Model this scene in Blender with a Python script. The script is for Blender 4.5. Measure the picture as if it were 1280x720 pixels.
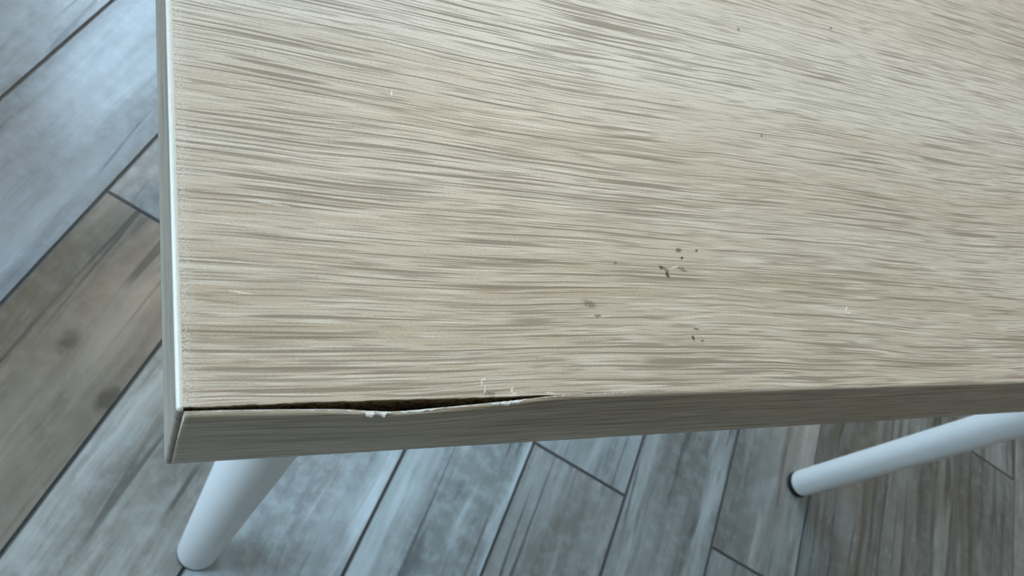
import bpy, bmesh, math, random
from mathutils import Vector, Matrix

random.seed(7)
scene = bpy.context.scene
for o in list(bpy.data.objects):
    bpy.data.objects.remove(o, do_unlink=True)

# ------------------------------------------------------------------ camera
# world: front-left top corner of the table stands at (0, 0, .75); +x along the
# front edge, +y along the left edge, z up, metres
cam_data = bpy.data.cameras.new('camera')
cam = bpy.data.objects.new('camera', cam_data)
scene.collection.objects.link(cam)
cam.location = (-0.00818, -0.03818, 0.87448)
cam.rotation_euler = (0.409419, -0.440452, -0.182658)
cam_data.sensor_fit = 'HORIZONTAL'
cam_data.sensor_width = 36.0
cam_data.lens = 961.34 / 1280 * 36.0
cam_data.shift_y = (439.11 - 360) / 1280
cam_data.clip_start = 0.005
cam_data.dof.use_dof = True
cam_data.dof.focus_distance = 0.17
cam_data.dof.aperture_fstop = 40.0
scene.camera = cam

# ------------------------------------------------------------------ sky, exposure
world = bpy.data.worlds.new('World')
scene.world = world
world.use_nodes = True
wn = world.node_tree.nodes
wl = world.node_tree.links
# clear blue daylight sky
wn['Background'].inputs['Color'].default_value = (0.56, 0.77, 1.0, 1)
wn['Background'].inputs['Strength'].default_value = 2.9

scene.view_settings.view_transform = 'Standard'
scene.view_settings.look = 'None'
scene.view_settings.gamma = 1.0
scene.view_settings.use_curve_mapping = False
scene.view_settings.exposure = 1.95
scene.cycles.use_denoising = True

# floor frame: the floor tiles run along TH; room walls are square to them
TH = 0.990146
RZ = Matrix.Rotation(TH, 4, 'Z')
ROW0 = 0.43978           # one long seam, measured across the tiles
TW, TL = 0.15, 0.90      # tile pitch
N1 = ROW0 + 5 * TW       # window wall
N0 = ROW0 - 30 * TW
D0, D1 = -2.60, 3.10
CEIL = 2.90
WZ = (0.30, 2.72)
WINS = ((-0.90, 0.12), (1.48, 2.95))   # the two glazed openings of the window wall, a wide pier between them

for w0, w1 in WINS:
    pl = bpy.data.lights.new('window_portal', 'AREA')
    pl.shape = 'RECTANGLE'
    pl.size = w1 - w0
    pl.size_y = WZ[1] - WZ[0]
    pl.cycles.is_portal = True
    po = bpy.data.objects.new('window_portal', pl)
    scene.collection.objects.link(po)
    po.matrix_world = RZ @ Matrix.Translation(((w0 + w1) / 2, N1 + .10, (WZ[0] + WZ[1]) / 2)) @ Matrix.Rotation(math.radians(-90), 4, 'X')

# ------------------------------------------------------------------ helpers
C = scene.collection.objects


def link(name, me, parent=None, mats=()):
    o = bpy.data.objects.new(name, me)
    C.link(o)
    if parent is not None:
        o.parent = parent
    for m in mats:
        if m.name not in [x.name for x in me.materials if x]:
            me.materials.append(m)
    return o


def mesh_of(bm, name, smooth=False):
    bmesh.ops.recalc_face_normals(bm, faces=bm.faces)
    me = bpy.data.meshes.new(name)
    bm.to_mesh(me)
    bm.free()
    if smooth:
        for p in me.polygons:
            p.use_smooth = True
    return me


def add_box(bm, x0, x1, y0, y1, z0, z1):
    vs = [bm.verts.new(c) for c in ((x0, y0, z0), (x1, y0, z0), (x1, y1, z0), (x0, y1, z0),
                                    (x0, y0, z1), (x1, y0, z1), (x1, y1, z1), (x0, y1, z1))]
    fs = [(0, 3, 2, 1), (4, 5, 6, 7), (0, 1, 5, 4), (1, 2, 6, 5), (2, 3, 7, 6), (3, 0, 4, 7)]
    return vs, [bm.faces.new([vs[i] for i in f]) for f in fs]


def lathe(bm, prof, n=48):
    rings = []
    for r, z in prof:
        if r < 1e-6:
            rings.append([bm.verts.new((0, 0, z))])
        else:
            rings.append([bm.verts.new((r * math.cos(2 * math.pi * i / n), r * math.sin(2 * math.pi * i / n), z)) for i in range(n)])
    for a, b in zip(rings, rings[1:]):
        for i in range(n):
            j = (i + 1) % n
            if len(a) == 1 and len(b) == 1:
                continue
            if len(a) == 1:
                bm.faces.new((a[0], b[j], b[i]))
            elif len(b) == 1:
                bm.faces.new((a[i], a[j], b[0]))
            else:
                bm.faces.new((a[i], a[j], b[j], b[i]))


def tag(o, label=None, cat=None, kind=None, group=None):
    if label:
        o['label'] = label
    if cat:
        o['category'] = cat
    if kind:
        o['kind'] = kind
    if group:
        o['group'] = group
    return o


class NT:
    """small node-tree builder"""
    def __init__(self, name):
        self.mat = bpy.data.materials.new(name)
        self.mat.use_nodes = True
        self.t = self.mat.node_tree
        self.n = self.t.nodes
        self.l = self.t.links
        self.b = self.n['Principled BSDF']

    def put(self, sock, v):
        if isinstance(v, bpy.types.NodeSocket):
            self.l.new(v, sock)
        elif isinstance(v, (tuple, list)) and len(v) == 3 and sock.type == 'RGBA':
            sock.default_value = (*v, 1)
        else:
            sock.default_value = v

    def math(self, op, a, b=0.0, c=0.0, clamp=False):
        n = self.n.new('ShaderNodeMath')
        n.operation = op
        n.use_clamp = clamp
        for s, v in zip(n.inputs, (a, b, c)):
            self.put(s, v)
        return n.outputs[0]

    def vec(self, op, a, b=(0, 0, 0), out=0):
        n = self.n.new('ShaderNodeVectorMath')
        n.operation = op
        self.put(n.inputs[0], a)
        self.put(n.inputs[1], b)
        return n.outputs[out]

    def noise(self, vec, scale=1.0, detail=2.0, rough=0.5, dist=0.0, col=False):
        n = self.n.new('ShaderNodeTexNoise')
        self.put(n.inputs['Vector'], vec)
        n.inputs['Scale'].default_value = scale
        n.inputs['Detail'].default_value = detail
        n.inputs['Roughness'].default_value = rough
        n.inputs['Distortion'].default_value = dist
        return n.outputs['Color' if col else 'Fac']

    def ramp(self, v, lo, hi, a=0.0, b=1.0, smooth=True):
        n = self.n.new('ShaderNodeMapRange')
        n.interpolation_type = 'SMOOTHSTEP' if smooth else 'LINEAR'
        for s, x in zip(n.inputs, (v, lo, hi, a, b)):
            self.put(s, x)
        return n.outputs[0]

    def mix(self, f, a, b, mode='MIX'):
        n = self.n.new('ShaderNodeMix')
        n.data_type = 'RGBA'
        n.blend_type = mode
        self.put(n.inputs[0], f)
        self.put(n.inputs[6], a)
        self.put(n.inputs[7], b)
        return n.outputs[2]

    def obj(self):
        return self.n.new('ShaderNodeTexCoord').outputs['Object']

    def rand(self):
        return self.n.new('ShaderNodeObjectInfo').outputs['Random']

    def sep(self, v):
        n = self.n.new('ShaderNodeSeparateXYZ')
        self.put(n.inputs[0], v)
        return n.outputs

    def comb(self, x, y, z):
        n = self.n.new('ShaderNodeCombineXYZ')
        for s, v in zip(n.inputs, (x, y, z)):
            self.put(s, v)
        return n.outputs[0]

    def bump(self, h, dist, strength=1.0):
        n = self.n.new('ShaderNodeBump')
        n.inputs['Strength'].default_value = strength
        n.inputs['Distance'].default_value = dist
        self.put(n.inputs['Height'], h)
        self.l.new(n.outputs[0], self.b.inputs['Normal'])

    def done(self, col, rough=0.5, spec=0.5, metal=0.0):
        self.put(self.b.inputs['Base Color'], col)
        self.put(self.b.inputs['Roughness'], rough)
        self.b.inputs['Specular IOR Level'].default_value = spec
        self.b.inputs['Metallic'].default_value = metal
        return self.mat


# ------------------------------------------------------------------ materials
def plain(name, col, rough=0.5, spec=0.5, var=0.06, scale=40.0, bump=0.0):
    t = NT(name)
    f = t.noise(t.obj(), scale, 3)
    c = t.mix(f, tuple(x * (1 - var) for x in col), tuple(min(1, x * (1 + var)) for x in col))
    if bump:
        t.bump(f, bump)
    return t.done(c, rough, spec)


# wear on the table top, each an ellipse of its own on the surface:
# centre x, y (m), the two inverse axes, strength, d(ark chip) or l(ight flake)
MARKS = [
    (0.10255, 0.03043, 1102.2, -1282.8, -1084.3, -1236.2, 1.0, 'd'),
    (0.10381, 0.02875, 1863.1, 604.0, 435.7, -949.4, 1.0, 'd'),
    (0.10363, 0.02996, 619.6, -639.0, -1518.7, -2203.5, 0.6, 'd'),
    (0.10859, 0.03023, 627.0, -437.8, -547.1, -1871.3, 0.55, 'd'),
    (0.1064, 0.03073, 814.1, 9.3, 1372.1, -5018.4, 0.6, 'l'),
    (0.109, 0.03526, 1169.6, -345.9, 114.7, -1696.8, 0.8, 'd'),
    (0.1093, 0.03325, 2217.2, -660.8, 156.5, -2516.7, 0.9, 'd'),
    (0.11446, 0.03557, 1950.0, -603.1, 185.7, -2755.4, 0.9, 'd'),
    (0.08075, 0.02062, 509.3, -370.2, -433.9, -977.9, 0.5, 'd'),
    (0.08211, 0.01789, 991.8, -236.3, 66.1, -2860.2, 0.65, 'd'),
    (0.10656, 0.01299, 2553.4, 321.7, 451.2, -1567.3, 0.95, 'd'),
    (0.10807, 0.01528, 897.9, -619.8, -1052.9, -3713.7, 0.75, 'd'),
    (0.10899, 0.01243, 2268.7, -711.9, 25.8, -3686.6, 0.8, 'd'),
    (0.09, 0.0308, 1946.8, -487.8, 165.1, -2812.8, 0.55, 'd'),
    (0.15339, 0.11071, 1610.9, 277.0, 752.0, -1273.3, 0.65, 'd'),
    (0.19656, 0.12154, 1360.3, -1272.5, -507.4, -1504.8, 0.7, 'd'),
    (0.14894, 0.07315, 2111.6, -764.3, 292.5, -1924.4, 0.7, 'd'),
    (0.04276, 0.0675, 6395.0, -759.6, 287.3, -1546.7, 0.85, 'l'),
    (0.15997, 0.02172, 3410.8, -3547.8, -370.2, -967.0, 0.8, 'l'),
    (0.16038, 0.0206, 1216.7, -1113.7, -1147.2, -4065.7, 0.7, 'l'),
    (0.01665, 0.03853, 324.3, -62.6, -571.5, -6529.6, 0.6, 'l'),
    (0.01066, 0.0206, 512.0, -87.1, -908.2, -7293.7, 0.6, 'l'),
    (0.05278, 0.00362, 6666.4, -1725.3, -107.8, -1030.4, 0.7, 'l'),
    (0.05338, 0.00424, 2729.1, -459.7, -77.3, -4474.6, 0.7, 'l'),
    (0.05317, 0.00202, 6616.0, -2100.5, -165.3, -1021.2, 0.6, 'l'),
    (0.05891, 0.00205, 3490.1, -1654.5, -471.1, -1635.7, 0.55, 'l'),
    (0.05927, 0.00123, 1938.3, -360.8, -125.4, -4792.3, 0.5, 'l'),
    (0.05404, 0.00129, 751.1, -128.9, -76.0, -2878.8, 0.6, 'd'),
    (0.06719, 0.00119, 923.1, -192.1, -156.1, -6078.6, 0.5, 'l'),
    (0.0587, 0.00093, 583.9, -107.9, -169.7, -6249.7, 0.4, 'l'),
]


def oak_material(name, edge=False, along_y=False, tone=1.0):
    """pale oak-print laminate; grain runs along x"""
    t = NT(name)
    co = t.obj()
    # gentle wander of the grain
    if along_y:                      # grain along y instead
        q = t.sep(co)
        co = t.comb(q[1], q[0], q[2])
    s = t.sep(co)
    z = s[2] if edge else 0.0
    yy = t.math('ADD', s[1], z) if edge else s[1]
    w1 = t.noise(t.comb(t.math('MULTIPLY', s[0], 5.0), t.math('MULTIPLY', yy, 14.0), 0.3), 1, 1)
    w2 = t.noise(t.comb(t.math('MULTIPLY', s[0], 26.0), t.math('MULTIPLY', yy, 60.0), 7.3), 1, 1)
    y = t.math('ADD', yy, t.math('MULTIPLY', t.math('SUBTRACT', w1, 0.5), 0.010))
    y = t.math('ADD', y, t.math('MULTIPLY', t.math('SUBTRACT', w2, 0.5), 0.0020))

    def g(sx, sy, seed, detail=2.0, rough=.5):
        return t.noise(t.comb(t.math('MULTIPLY', s[0], sx), t.math('MULTIPLY', y, sy), seed), 1, detail, rough)

    broad = g(2.5, 30, 1.7, 2)
    mid = g(9, 190, 4.1, 3, .6)
    fine = g(50, 1500, 9.2, 1, .6)
    dens = t.ramp(g(5, 70, 33.0, 1), .35, .65, .35, 1)
    tan = (0.450, 0.370, 0.268)
    pale = (0.570, 0.505, 0.405)
    c = t.mix(t.ramp(broad, .34, .66), tan, pale)
    c = t.mix(t.ramp(mid, .36, .64, .0, .5), c, (0.575, 0.510, 0.405))
    c = t.mix(t.ramp(mid, .46, .30, 0, .38), c, (0.375, 0.300, 0.210))
    c = t.mix(t.ramp(fine, .52, .68, 0, .55), c, (0.70, 0.645, 0.545))
    if not edge:
        # a pale strip along the grain, about 87 mm in from the front edge
        strip = t.math('MULTIPLY', t.ramp(y, .079, .088), t.ramp(y, .150, .098, .35, 1))
        c = t.mix(t.math('MULTIPLY', strip, .62), c, (0.70, 0.665, 0.585))

    # dark pore dashes, clustered where dens is high
    lift = t.math('MULTIPLY', t.math('SUBTRACT', dens, .7), .12)
    r1 = t.ramp(t.math('ADD', g(24, 1450, 41.0, 0), lift), .60, .70)
    r2 = t.ramp(t.math('ADD', g(38, 2200, 47.0, 0), lift), .60, .71, 0, .85)
    r3 = t.ramp(g(14, 900, 59.0, 0), .68, .78, 0, .40)
    p2 = t.ramp(g(110, 2700, 21.3, 0), .57, .72, 0, .6)
    pall = t.math('MAXIMUM', t.math('MAXIMUM', r1, r2), t.math('MAXIMUM', p2, r3))
    c = t.mix(t.math('MULTIPLY', pall, .74), c, (0.200, 0.155, 0.105))
    grit = t.noise(t.comb(t.math('MULTIPLY', s[0], 1500), t.math('MULTIPLY', y, 4200), 3.0), 1, 2, .7)
    gv = t.ramp(grit, .3, .7, .87, 1.13, smooth=False)
    c = t.mix(1.0, c, t.comb(t.math('MULTIPLY', gv, tone), t.math('MULTIPLY', gv, .965 * tone), t.math('MULTIPLY', gv, .96 * tone)), 'MULTIPLY')
    rough = t.ramp(pall, 0, 1, .46, .62)
    height = t.math('MULTIPLY', pall, -1.0)
    if not edge:
        # frosty wear along the left rim
        rim = t.math('MULTIPLY', t.ramp(s[0], .0042, .0012), t.ramp(t.noise(co, 2600, 2), .42, .62))
        c = t.mix(t.math('MULTIPLY', rim, .5), c, (0.72, 0.70, 0.64))
        jit = t.noise(co, 1700, 3, .6)
        j = t.math('ADD', t.math('MULTIPLY', t.math('SUBTRACT', jit, .5), 1.7), t.math('MULTIPLY', t.math('SUBTRACT', t.noise(t.comb(t.math('MULTIPLY', s[0], 2200), t.math('MULTIPLY', s[1], 5200), 0), 1, 1), .5), 2.2))
        dk = lt = None
        for cx, cy, a, b, e, f, st, kd in MARKS:
            dx = t.math('SUBTRACT', s[0], cx)
            dy = t.math('SUBTRACT', s[1], cy)
            u = t.math('ADD', t.math('MULTIPLY', dx, a), t.math('MULTIPLY', dy, b))
            v = t.math('ADD', t.math('MULTIPLY', dx, e), t.math('MULTIPLY', dy, f))
            r = t.math('SQRT', t.math('ADD', t.math('MULTIPLY', u, u), t.math('MULTIPLY', v, v)))
            m = t.ramp(t.math('ADD', r, j), 1.25, .55, 0, st)
            if kd == 'd':
                dk = m if dk is None else t.math('MAXIMUM', dk, m)
            else:
                lt = m if lt is None else t.math('MAXIMUM', lt, m)
        c = t.mix(lt, c, (0.86, 0.82, 0.72))
        c = t.mix(dk, c, (0.050, 0.040, 0.028))
        height = t.math('SUBTRACT', height, t.math('MULTIPLY', dk, 3.0))
    t.bump(height, 0.00005, 0.5)
    return t.done(c, rough, .5)


def tile_material():
    """glazed porcelain floor tile printed as weathered, whitewashed board"""
    t = NT('weathered_wood_tile')
    co = t.obj()
    rnd = t.rand()
    s = t.sep(co)
    off = t.math('MULTIPLY', rnd, 37.0)
    wob = t.noise(t.comb(t.math('MULTIPLY', s[0], 5.0), t.math('MULTIPLY', s[1], 12.0), off), 1, 2)
    y = t.math('ADD', s[1], t.math('MULTIPLY', t.math('SUBTRACT', wob, .5), .022))

    def g(sx, sy, seed, detail=3.0, rough=.55, dist=0.0):
        return t.noise(t.comb(t.math('ADD', t.math('MULTIPLY', s[0], sx), off), t.math('MULTIPLY', y, sy),
                              t.math('ADD', off, seed)), 1, detail, rough, dist)

    base = t.mix(t.ramp(g(2.2, 9, 2.0, 2), .35, .68), (0.175, 0.165, 0.150), (0.345, 0.340, 0.325))
    base = t.mix(t.ramp(g(3.5, 26, 8.0, 4, .6), .50, .72, 0, .75), base, (0.46, 0.46, 0.445))
    al = t.n.new('ShaderNodeObjectInfo').outputs['Alpha']
    base = t.mix(t.math('MULTIPLY', t.ramp(g(2.0, 11, 15.0, 3), .54, .70, 0, .75), t.math('MULTIPLY_ADD', al, .75, .25)), base, (0.185, 0.140, 0.100))
    base = t.mix(t.ramp(g(5, 70, 23.0, 4, .65), .50, .30, 0, .55), base, (0.130, 0.120, 0.105))
    base = t.mix(t.ramp(g(8, 240, 31.0, 3, .6), .54, .74, 0, .30), base, (0.10, 0.095, 0.085))
    # mottled wash
    base = t.mix(t.ramp(t.noise(t.vec('ADD', co, t.comb(off, off, 0)), 55, 4, .65), .40, .70, 0, .32), base, (0.42, 0.43, 0.42))
    # long drying cracks: thin iso-lines of a stretched noise
    cr = t.noise(t.comb(t.math('ADD', t.math('MULTIPLY', s[0], .9), off), t.math('MULTIPLY', t.math('ADD', s[1], t.math('MULTIPLY', t.math('SUBTRACT', wob, .5), .008)), 26.0), t.math('ADD', off, 41.0)), 1, 1)
    crack = t.ramp(t.math('ABSOLUTE', t.math('SUBTRACT', cr, .5)), .006, .022, 1, 0)
    crack = t.math('MULTIPLY', crack, t.ramp(g(5, 14, 47.0, 2), .50, .60))
    base = t.mix(t.math('MULTIPLY', crack, .70), base, (0.055, 0.050, 0.045))
    # dark weathered streaks, stronger on some tiles
    sk = t.math('MULTIPLY', t.ramp(g(2.6, 75, 71.0, 3, .6), .52, .64), al)
    base = t.mix(sk, base, (0.075, 0.066, 0.056))
    sb = t.math('MULTIPLY', t.ramp(g(2.0, 40, 77.0, 2, .5), .54, .66, 0, .8), al)
    base = t.mix(sb, base, (0.17, 0.125, 0.088))
    # sparse knots
    vo = t.n.new('ShaderNodeTexVoronoi')
    vo.inputs['Scale'].default_value = 1.0
    vo.inputs['Randomness'].default_value = 1.0
    t.put(vo.inputs['Vector'], t.comb(t.math('ADD', t.math('MULTIPLY', s[0], 5.5), off), t.math('MULTIPLY', s[1], 9.0), off))
    kn = t.ramp(t.math('ADD', vo.outputs['Distance'], t.math('MULTIPLY', t.math('SUBTRACT', t.noise(co, 90, 2), .5), .10)), .13, .04)
    base = t.mix(t.math('MULTIPLY', kn, .65), base, (0.060, 0.052, 0.045))
    # each tile its own tone
    tone = t.ramp(t.math('FRACT', t.math('MULTIPLY', rnd, 7.31)), 0, 1, .82, 1.16, smooth=False)
    base = t.mix(1.0, base, t.comb(tone, tone, tone), 'MULTIPLY')
    ic = t.n.new('ShaderNodeObjectInfo').outputs['Color']  # per-tile factor, print tone plus painted window light and shade
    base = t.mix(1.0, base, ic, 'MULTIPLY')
    t.bump(t.math('SUBTRACT', g(6, 120, 51.0, 3), t.math('MULTIPLY', crack, .8)), .0003, .35)
    rough = t.ramp(g(5, 30, 61.0, 3), .3, .7, .17, .29)
    return t.done(base, rough, .85)


M_OAK = oak_material('pale_oak_laminate')
M_OAKE = oak_material('pale_oak_edge_band', True)
M_OAKS = oak_material('darkened_oak_side_band', True, True, .56)  # same oak print, darkened to offset window light on the side face
M_TILE = tile_material()
M_GROUT = plain('grey_grout', (0.085, 0.082, 0.078), .9, .2, .2, 120)
M_TEDGE = plain('matt_tile_edge', (0.13, 0.125, 0.118), .95, .1, .15, 200)
M_LEG = plain('white_powder_coat', (0.70, 0.70, 0.69), .42, .5, .01, 300, 0.00002)
M_RUB = plain('black_plastic', (0.008, 0.008, 0.009), .6, .3, .1)
M_BEAD = plain('cream_edge_bead', (0.64, 0.60, 0.52), .34, .5, .10, 900)
M_TORN = plain('torn_white_edge', (0.74, 0.71, 0.65), .7, .3, .08, 1500)
M_WALL = plain('wall_paint', (0.62, 0.57, 0.49), .85, .3, .02, 12)
M_CEIL = plain('ceiling_paint', (0.78, 0.78, 0.76), .9, .3, .02, 12)
M_FRAME = plain('white_window_frame', (0.75, 0.75, 0.74), .4, .5, .02, 20)
M_TERR = plain('terrace_concrete', (0.36, 0.35, 0.33), .9, .3, .12, 8)

t = NT('particleboard_core')
f = t.noise(t.obj(), 900, 4, .7)
M_CORE = t.done(t.mix(t.ramp(f, .35, .68), (0.10, 0.070, 0.036), (0.42, 0.315, 0.18)), .95, .1)

t = NT('raw_band_edge')
f = t.noise(t.obj(), 900, 3, .65)
M_RAW = t.done(t.mix(t.ramp(f, .50, .66), (0.40, 0.345, 0.275), (0.82, 0.79, 0.72)), .6, .4)

t = NT('clear_glass')
tr = t.n.new('ShaderNodeBsdfTransparent')
tr.inputs['Color'].default_value = (.93, .95, .94, 1)
gl = t.n.new('ShaderNodeBsdfGlossy')
gl.inputs['Roughness'].default_value = .02
mx = t.n.new('ShaderNodeMixShader')
mx.inputs[0].default_value = .05
t.l.new(tr.outputs[0], mx.inputs[1])
t.l.new(gl.outputs[0], mx.inputs[2])
t.l.new(mx.outputs[0], t.n['Material Output'].inputs['Surface'])
M_GLASS = t.mat

# ------------------------------------------------------------------ room shell
def struct(name, boxes, mat, parent=None):
    bm = bmesh.new()
    for b in boxes:
        add_box(bm, *b)
    o = link(name, mesh_of(bm, name), parent, (mat,))
    if parent is None:
        o.matrix_world = RZ
        tag(o, kind='structure')
    return o


WT = .20
floor = struct('floor', [(D0 - WT, D1 + WT, N0 - WT, N1 + WT, -.10, -.0016)], M_GROUT)
tag(floor, 'floor of grey weathered wood look tiles with dark grout', 'floor')
ceiling = struct('ceiling', [(D0 - WT, D1 + WT, N0 - WT, N1 + WT, CEIL, CEIL + .1)], M_CEIL)
z0, z1 = WZ
(a0, a1), (b0, b1) = WINS
struct('wall_left', [(D0 - WT, a0, N1, N1 + WT, 0, CEIL), (a1, b0, N1, N1 + WT, 0, CEIL), (b1, D1 + WT, N1, N1 + WT, 0, CEIL)]
       + [bx for w0, w1 in WINS for bx in ((w0, w1, N1, N1 + WT, z1, CEIL), (w0, w1, N1, N1 + WT, 0, z0))], M_WALL)
struct('wall_right', [(D0 - WT, D1 + WT, N0 - WT, N0, 0, CEIL)], M_WALL)
struct('wall_back', [(D1, D1 + WT, N0, N1, 0, CEIL)], M_WALL)
struct('wall_front', [(D0 - WT, D0, N0, N1, 0, CEIL)], M_WALL)
bh = .07
struct('baseboard_left', [(D0, D1 - .012, N1 - .012, N1, 0, bh)], M_FRAME)
struct('baseboard_right', [(D0, D1 - .012, N0, N0 + .012, 0, bh)], M_FRAME)
struct('baseboard_back', [(D1 - .012, D1, N0, N1, 0, bh)], M_FRAME)
struct('baseboard_front', [(D0, D0 + .012, N0 + .012, N1 - .012, 0, bh)], M_FRAME)

ya, yb = N1 + .08, N1 + .14
fw = .06
for i, (d0, d1) in enumerate(WINS):
    win = bpy.data.objects.new('window_%d' % (i + 1), None)
    C.link(win)
    win.matrix_world = RZ
    tag(win, 'tall white framed window, %s the wide pier' % ('in front of', 'behind')[i], 'window', 'structure')
    struct('window_frame', [(d0, d1, ya, yb, z0, z0 + fw), (d0, d1, ya, yb, z1 - fw, z1),
                            (d0, d0 + fw, ya, yb, z0 + fw, z1 - fw), (d1 - fw, d1, ya, yb, z0 + fw, z1 - fw)], M_FRAME, win)
    struct('glass_pane', [(d0 + fw, d1 - fw, N1 + .107, N1 + .113, z0 + fw, z1 - fw)], M_GLASS, win)
struct('terrace', [(D0 - 4, D1 + 4, N1 + WT + .001, N1 + 9, -.10, -.02)], M_TERR)

# flat round ceiling light, the room's own lamp
t = NT('lamp_diffuser')
t.b.inputs['Emission Color'].default_value = (1.0, 0.82, 0.62, 1)
t.b.inputs['Emission Strength'].default_value = 11.0
M_LAMP = t.done((.9, .9, .88), .5)
lamp_at = RZ.inverted() @ Vector((1.15, 1.55, CEIL))
bm = bmesh.new()
lathe(bm, [(0, -.055), (.20, -.052), (.27, -.040), (.285, -.02), (.285, -.012)], 40)
lm_ = link('lamp_diffuser', mesh_of(bm, 'lamp_diffuser', True), ceiling, (M_LAMP,))
lm_.location = lamp_at
bm = bmesh.new()
lathe(bm, [(.285, -.024), (.30, -.024), (.30, 0), (0, 0)], 40)
lr_ = link('lamp_rim', mesh_of(bm, 'lamp_rim'), ceiling, (M_FRAME,))
lr_.location = lamp_at

# ------------------------------------------------------------------ floor tiles
GAP = .0030
TT = .009


def tile_mesh(length):
    bm = bmesh.new()
    hx, hy, b = length / 2 - GAP / 2, TW / 2 - GAP / 2, .0009
    lo = [bm.verts.new((x, y_, -TT)) for x, y_ in ((-hx, -hy), (hx, -hy), (hx, hy), (-hx, hy))]
    md = [bm.verts.new((x, y_, -b)) for x, y_ in ((-hx, -hy), (hx, -hy), (hx, hy), (-hx, hy))]
    up = [bm.verts.new((x, y_, 0)) for x, y_ in ((b - hx, b - hy), (hx - b, b - hy), (hx - b, hy - b), (b - hx, hy - b))]
    bm.faces.new(up)
    for r, q in ((lo, md), (md, up)):
        for i in range(4):
            j = (i + 1) % 4
            bm.faces.new((r[i], r[j], q[j], q[i]))
    me = mesh_of(bm, 'floor_tile')
    me.materials.append(M_TILE)
    me.materials.append(M_TEDGE)
    for p in me.polygons:
        p.material_index = 0 if p.normal.z > .98 else 1
    return me


# print tone of single tiles, bluish window light and shade painted in: (row, lies beyond the joint) -> colour factor
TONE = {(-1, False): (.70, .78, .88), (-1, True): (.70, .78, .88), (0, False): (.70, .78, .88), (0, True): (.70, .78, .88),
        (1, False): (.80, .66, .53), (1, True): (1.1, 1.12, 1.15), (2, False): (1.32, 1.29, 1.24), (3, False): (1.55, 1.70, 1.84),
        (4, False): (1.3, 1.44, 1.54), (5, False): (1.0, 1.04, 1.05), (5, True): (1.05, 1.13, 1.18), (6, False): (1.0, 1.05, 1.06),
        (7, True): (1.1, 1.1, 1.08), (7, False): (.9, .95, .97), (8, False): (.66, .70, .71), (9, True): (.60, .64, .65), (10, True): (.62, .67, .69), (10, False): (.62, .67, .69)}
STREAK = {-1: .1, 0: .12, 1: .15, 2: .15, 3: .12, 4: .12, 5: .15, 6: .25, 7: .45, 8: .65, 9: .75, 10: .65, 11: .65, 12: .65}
full = tile_mesh(TL)
nrow = int(round((N1 - N0) / TW))
for r in range(nrow):
    k = r - 5                                    # row k lies between seam k and k+1
    yc = ROW0 - (k + .5) * TW
    j0 = .407 if k % 2 else .407 + TL / 2 - .012
    a = j0 - TL * math.ceil((j0 - D0) / TL)
    while a < D1 - .004:
        x0, x1 = max(a, D0), min(a + TL, D1)
        if x1 - x0 > .02:
            me = full if x1 - x0 > TL - .001 else tile_mesh(x1 - x0)
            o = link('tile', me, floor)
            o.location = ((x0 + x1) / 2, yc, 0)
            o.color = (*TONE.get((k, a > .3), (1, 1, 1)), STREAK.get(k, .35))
        a += TL

# ------------------------------------------------------------------ table
ZT = .75
H = .0357
TX, TY = 1.00, .60
table = bpy.data.objects.new('table', None)
C.link(table)
tag(table, 'pale oak laminate table with white legs and a split front edge', 'table')

BT = .0010                   # edge band thickness
# core: the particleboard slab, a hair behind the laminate
bm = bmesh.new()
add_box(bm, BT + .0002, TX - BT, BT - .0001, TY - BT, ZT - H + .0006, ZT - .0008)
top = link('tabletop', mesh_of(bm, 'tabletop'), table, (M_CORE,))
top['label'] = 'particleboard core showing in the split'

# laminate sheet on top: its front rim is slightly ragged above the split
bm = bmesh.new()
rim = []
x = BT
while x < TX - BT:
    if x < .075:
        yv = .00055 + .00018 * min(1, x / .02) + random.uniform(-.00007, .00009)
        x_next = x + random.uniform(.0006, .0016)
    else:
        yv = BT - .00002
        x_next = x + .05
    rim.append((x, yv))
    x = x_next
rim.append((TX - BT, BT))
outline = rim + [(TX - BT, TY - BT), (BT, TY - BT)]
tv = [bm.verts.new((a, b, ZT)) for a, b in outline]
bv = [bm.verts.new((a, b, ZT - .0008)) for a, b in outline]
ft = bm.faces.new(tv)
bm.faces.new(bv[::-1])
for i in range(len(tv)):
    j = (i + 1) % len(tv)
    bm.faces.new((tv[i], bv[i], bv[j], tv[j]))
bmesh.ops.triangulate(bm, faces=[f for f in bm.faces if len(f.verts) > 4])
sheet = link('laminate_sheet', mesh_of(bm, 'laminate_sheet'), top, (M_OAK,))
sheet['label'] = 'oak print laminate surface with small dark chips'
bm = bmesh.new()
add_box(bm, BT, TX - BT, BT, TY - BT, ZT - H, ZT - H + .0006)
link('underside_sheet', mesh_of(bm, 'underside_sheet'), top, (M_FRAME,))

# front edge band, peeled outward over the first 80 mm
PEEL = [(0.0, 1.15), (8, 1.25), (15.6, 1.40), (24.8, 1.68), (29.6, 2.05), (34.5, 2.30), (37.5, 2.30), (45, 2.0),
        (51.7, 1.60), (60, 1.05), (66, .55), (72, .24), (80, .08), (92, 0), (2000, 0)]
CHIP = [(0, 0), (28.2, 0), (29.6, .30), (31, .34), (33, .62), (36.5, .66), (39, .40), (43, .15), (47, .05), (53, .10), (56, .22), (60.5, .16), (61.5, 0), (2000, 0)]


def interp(tab, xmm):
    for (a, va), (b, vb) in zip(tab, tab[1:]):
        if a <= xmm <= b:
            f_ = (xmm - a) / (b - a)
            return va + (vb - va) * f_
    return tab[-1][1]


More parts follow.
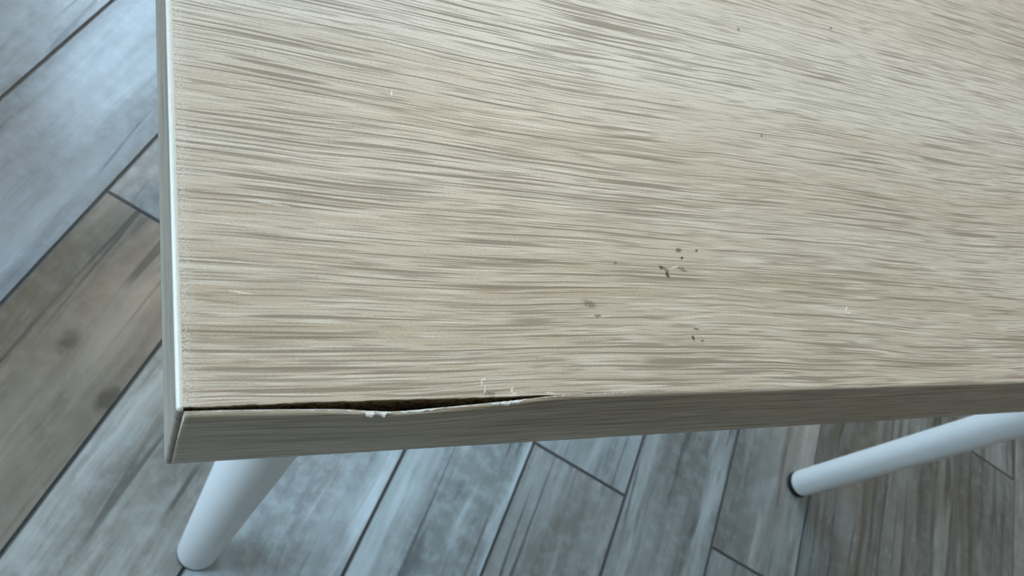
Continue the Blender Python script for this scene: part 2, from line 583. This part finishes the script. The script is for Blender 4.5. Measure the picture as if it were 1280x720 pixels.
bm = bmesh.new()
xs = []
x = BT + .0001
while x < .10:
    xs.append(x)
    x += .0007
while x < TX - BT:
    xs.append(x)
    x += .03
xs.append(TX - BT)
BB = .95 * BT
rows = []
for x in xs:
    D = interp(PEEL, x * 1000) / 1000
    ch = interp(CHIP, x * 1000) / 1000
    rough = 1 if x < .07 else 0
    ch = max(0, ch + rough * random.uniform(-.00008, .00008))
    ring = []
    # closed cross-section (y, z, outer?)
    prof = []
    zt = ZT - ch
    zb = ZT - H
    rr = .00082
    nseg = 8
    for i in range(nseg + 1):                                     # inner face, bottom to top
        prof.append((BT, zb + (zt - zb) * i / nseg))
    prof.append((rr, zt))
    for a_ in (30, 60, 90):
        prof.append((rr - rr * math.sin(math.radians(a_)), zt - rr + rr * math.cos(math.radians(a_))))
    for i in range(1, nseg + 1):
        prof.append((0.0, (zt - rr) + (zb + .0008 - zt + rr) * i / nseg))
    prof.append((.0003, zb + .0003))
    prof.append((.0008, zb))
    for yv, zv in prof:
        s_ = max(0.0, (zv - zb) / (ZT - zb))
        ring.append(bm.verts.new((x, yv - D * s_ ** 1.7, zv)))
    rows.append(ring)
np_ = len(rows[0])
for a, b in zip(rows, rows[1:]):
    for i in range(np_):
        j = (i + 1) % np_
        fc = bm.faces.new((a[i], b[i], b[j], a[j]))
        if i < nseg:
            fc.material_index = 2
        elif i == nseg:
            fc.material_index = 1 if a[0].co.x < .085 else 0
        else:
            fc.material_index = 0
            fc.smooth = True
bm.faces.new(rows[0][::-1]).material_index = 1
bm.faces.new(rows[-1]).material_index = 0
me = mesh_of(bm, 'front_edge_band')
for m in (M_OAKE, M_RAW, M_CORE):
    me.materials.append(m)
band = link('edge_band', me, top)
band['label'] = 'oak edge band peeled away from the front edge'

# torn white lips along the broken rim of the band
def torn(x0, x1, wid, hgt, seed):
    rnd = random.Random(seed)
    bm = bmesh.new()
    n = max(6, int((x1 - x0) / .0004))
    prev = None
    for i in range(n + 1):
        x = x0 + (x1 - x0) * i / n
        e = min(1, 4 * i / n, 4 * (n - i) / n) + .02
        D = interp(PEEL, x * 1000) / 1000
        ch = interp(CHIP, x * 1000) / 1000
        zt = ZT - ch
        y0 = BT - D + .00005
        w = wid * e * rnd.uniform(.55, 1.2)
        h = hgt * e * rnd.uniform(.4, 1.3)
        cur = [bm.verts.new(c) for c in ((x, y0, zt - .00025), (x, y0 - .1 * w, zt + h), (x, y0 - .7 * w, zt + h * rnd.uniform(.5, 1)),
                                         (x, y0 - w, zt - .00015), (x, y0 - .5 * w, zt - .0004))]
        if prev:
            for k in range(5):
                bm.faces.new((prev[k], cur[k], cur[(k + 1) % 5], prev[(k + 1) % 5]))
        else:
            bm.faces.new(cur[::-1])
        prev = cur
    bm.faces.new(prev)
    o = link('torn_edge', mesh_of(bm, 'torn_edge'), top, (M_TORN,))
    o['label'] = 'white torn sliver on the split rim'


torn(.0286, .0354, .0010, .00030, 1)
torn(.0350, .0450, .00050, .00014, 2)
torn(.0530, .0618, .00080, .00030, 3)
torn(.0440, .0540, .00025, .00006, 4)
torn(.0022, .0285, .00018, .00004, 5)


# left edge band with a cream bead, rounded round the corner; right and back bands
def side_band(name, x0, x1, y0, y1, bead):
    bm = bmesh.new()
    add_box(bm, x0, x1, y0, y1, ZT - H, ZT)
    bm.edges.ensure_lookup_table()
    out_x = x0 if bead else x1

    def sel(fn):
        return [e for e in bm.edges if all(fn(v.co) for v in e.verts)]
    es = sel(lambda c: abs(c.x - out_x) < 1e-6 and abs(c.y - y0) < 1e-6)
    bmesh.ops.bevel(bm, geom=es, offset=.00072, segments=5, profile=.5, affect='EDGES')
    es = [e for e in bm.edges if all(abs(v.co.z - ZT) < 1e-6 for v in e.verts)
          and not all(abs(v.co.x - (x1 if bead else x0)) < 1e-6 for v in e.verts) and not all(abs(v.co.y - y1) < 1e-6 for v in e.verts)]
    bmesh.ops.bevel(bm, geom=es, offset=.00070, segments=3, profile=.5, affect='EDGES')
    es = [e for e in bm.edges if all(abs(v.co.z - ZT + H) < 1e-6 for v in e.verts)
          and not all(abs(v.co.x - (x1 if bead else x0)) < 1e-6 for v in e.verts)]
    bmesh.ops.bevel(bm, geom=es, offset=.0008, segments=3, profile=.5, affect='EDGES')
    bmesh.ops.recalc_face_normals(bm, faces=bm.faces)
    for fc in bm.faces:
        fc.material_index = 1 if fc.calc_center_median().z > ZT - .00062 else 0
        fc.smooth = abs(fc.normal.z) < .98 and abs(fc.normal.x) < .999
    me = mesh_of(bm, name)
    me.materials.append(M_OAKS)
    me.materials.append(M_BEAD)
    return link('edge_band', me, top)


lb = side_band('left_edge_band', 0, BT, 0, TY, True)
lb['label'] = 'side edge band with a pale bead'
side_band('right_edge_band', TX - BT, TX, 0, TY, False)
bm = bmesh.new()
add_box(bm, BT, TX - BT, TY - BT, TY, ZT - H, ZT)
link('edge_band', mesh_of(bm, 'back_edge_band'), top, (M_OAKE,))

# legs
LR = .0200
bm = bmesh.new()
prof = [(0, .0082), (LR - .0030, .0082), (LR - .0012, .0088), (LR - .0003, .0102), (LR, .0125), (LR, ZT - H - .006), (0, ZT - H - .006)]
lathe(bm, prof)
leg_me = mesh_of(bm, 'leg', True)
leg_me.materials.append(M_LEG)
bm = bmesh.new()
lathe(bm, [(0, 0), (LR - .0012, 0), (LR - .0002, .0010), (LR - .0002, .0078), (LR - .0014, .0092), (0, .0092)])
cap_me = mesh_of(bm, 'foot_cap', True)
cap_me.materials.append(M_RUB)
bm = bmesh.new()
lathe(bm, [(0, ZT - H - .006), (.052, ZT - H - .006), (.055, ZT - H - .004), (.055, ZT - H), (0, ZT - H)])
plate_me = mesh_of(bm, 'mounting_plate')
plate_me.materials.append(M_LEG)
for lx, ly in ((.066, .077), (.928, .078), (.066, TY - .077), (.928, TY - .077)):
    lg = link('leg', leg_me, table)
    lg.location = (lx, ly, 0)
    lg['label'] = 'round white metal leg'
    fcap = link('foot_cap', cap_me, lg)
    fcap['label'] = 'black foot cap'
    link('mounting_plate', plate_me, lg)
for me in (leg_me, cap_me):
    try:
        me.set_sharp_from_angle(angle=math.radians(50))
    except Exception:
        pass
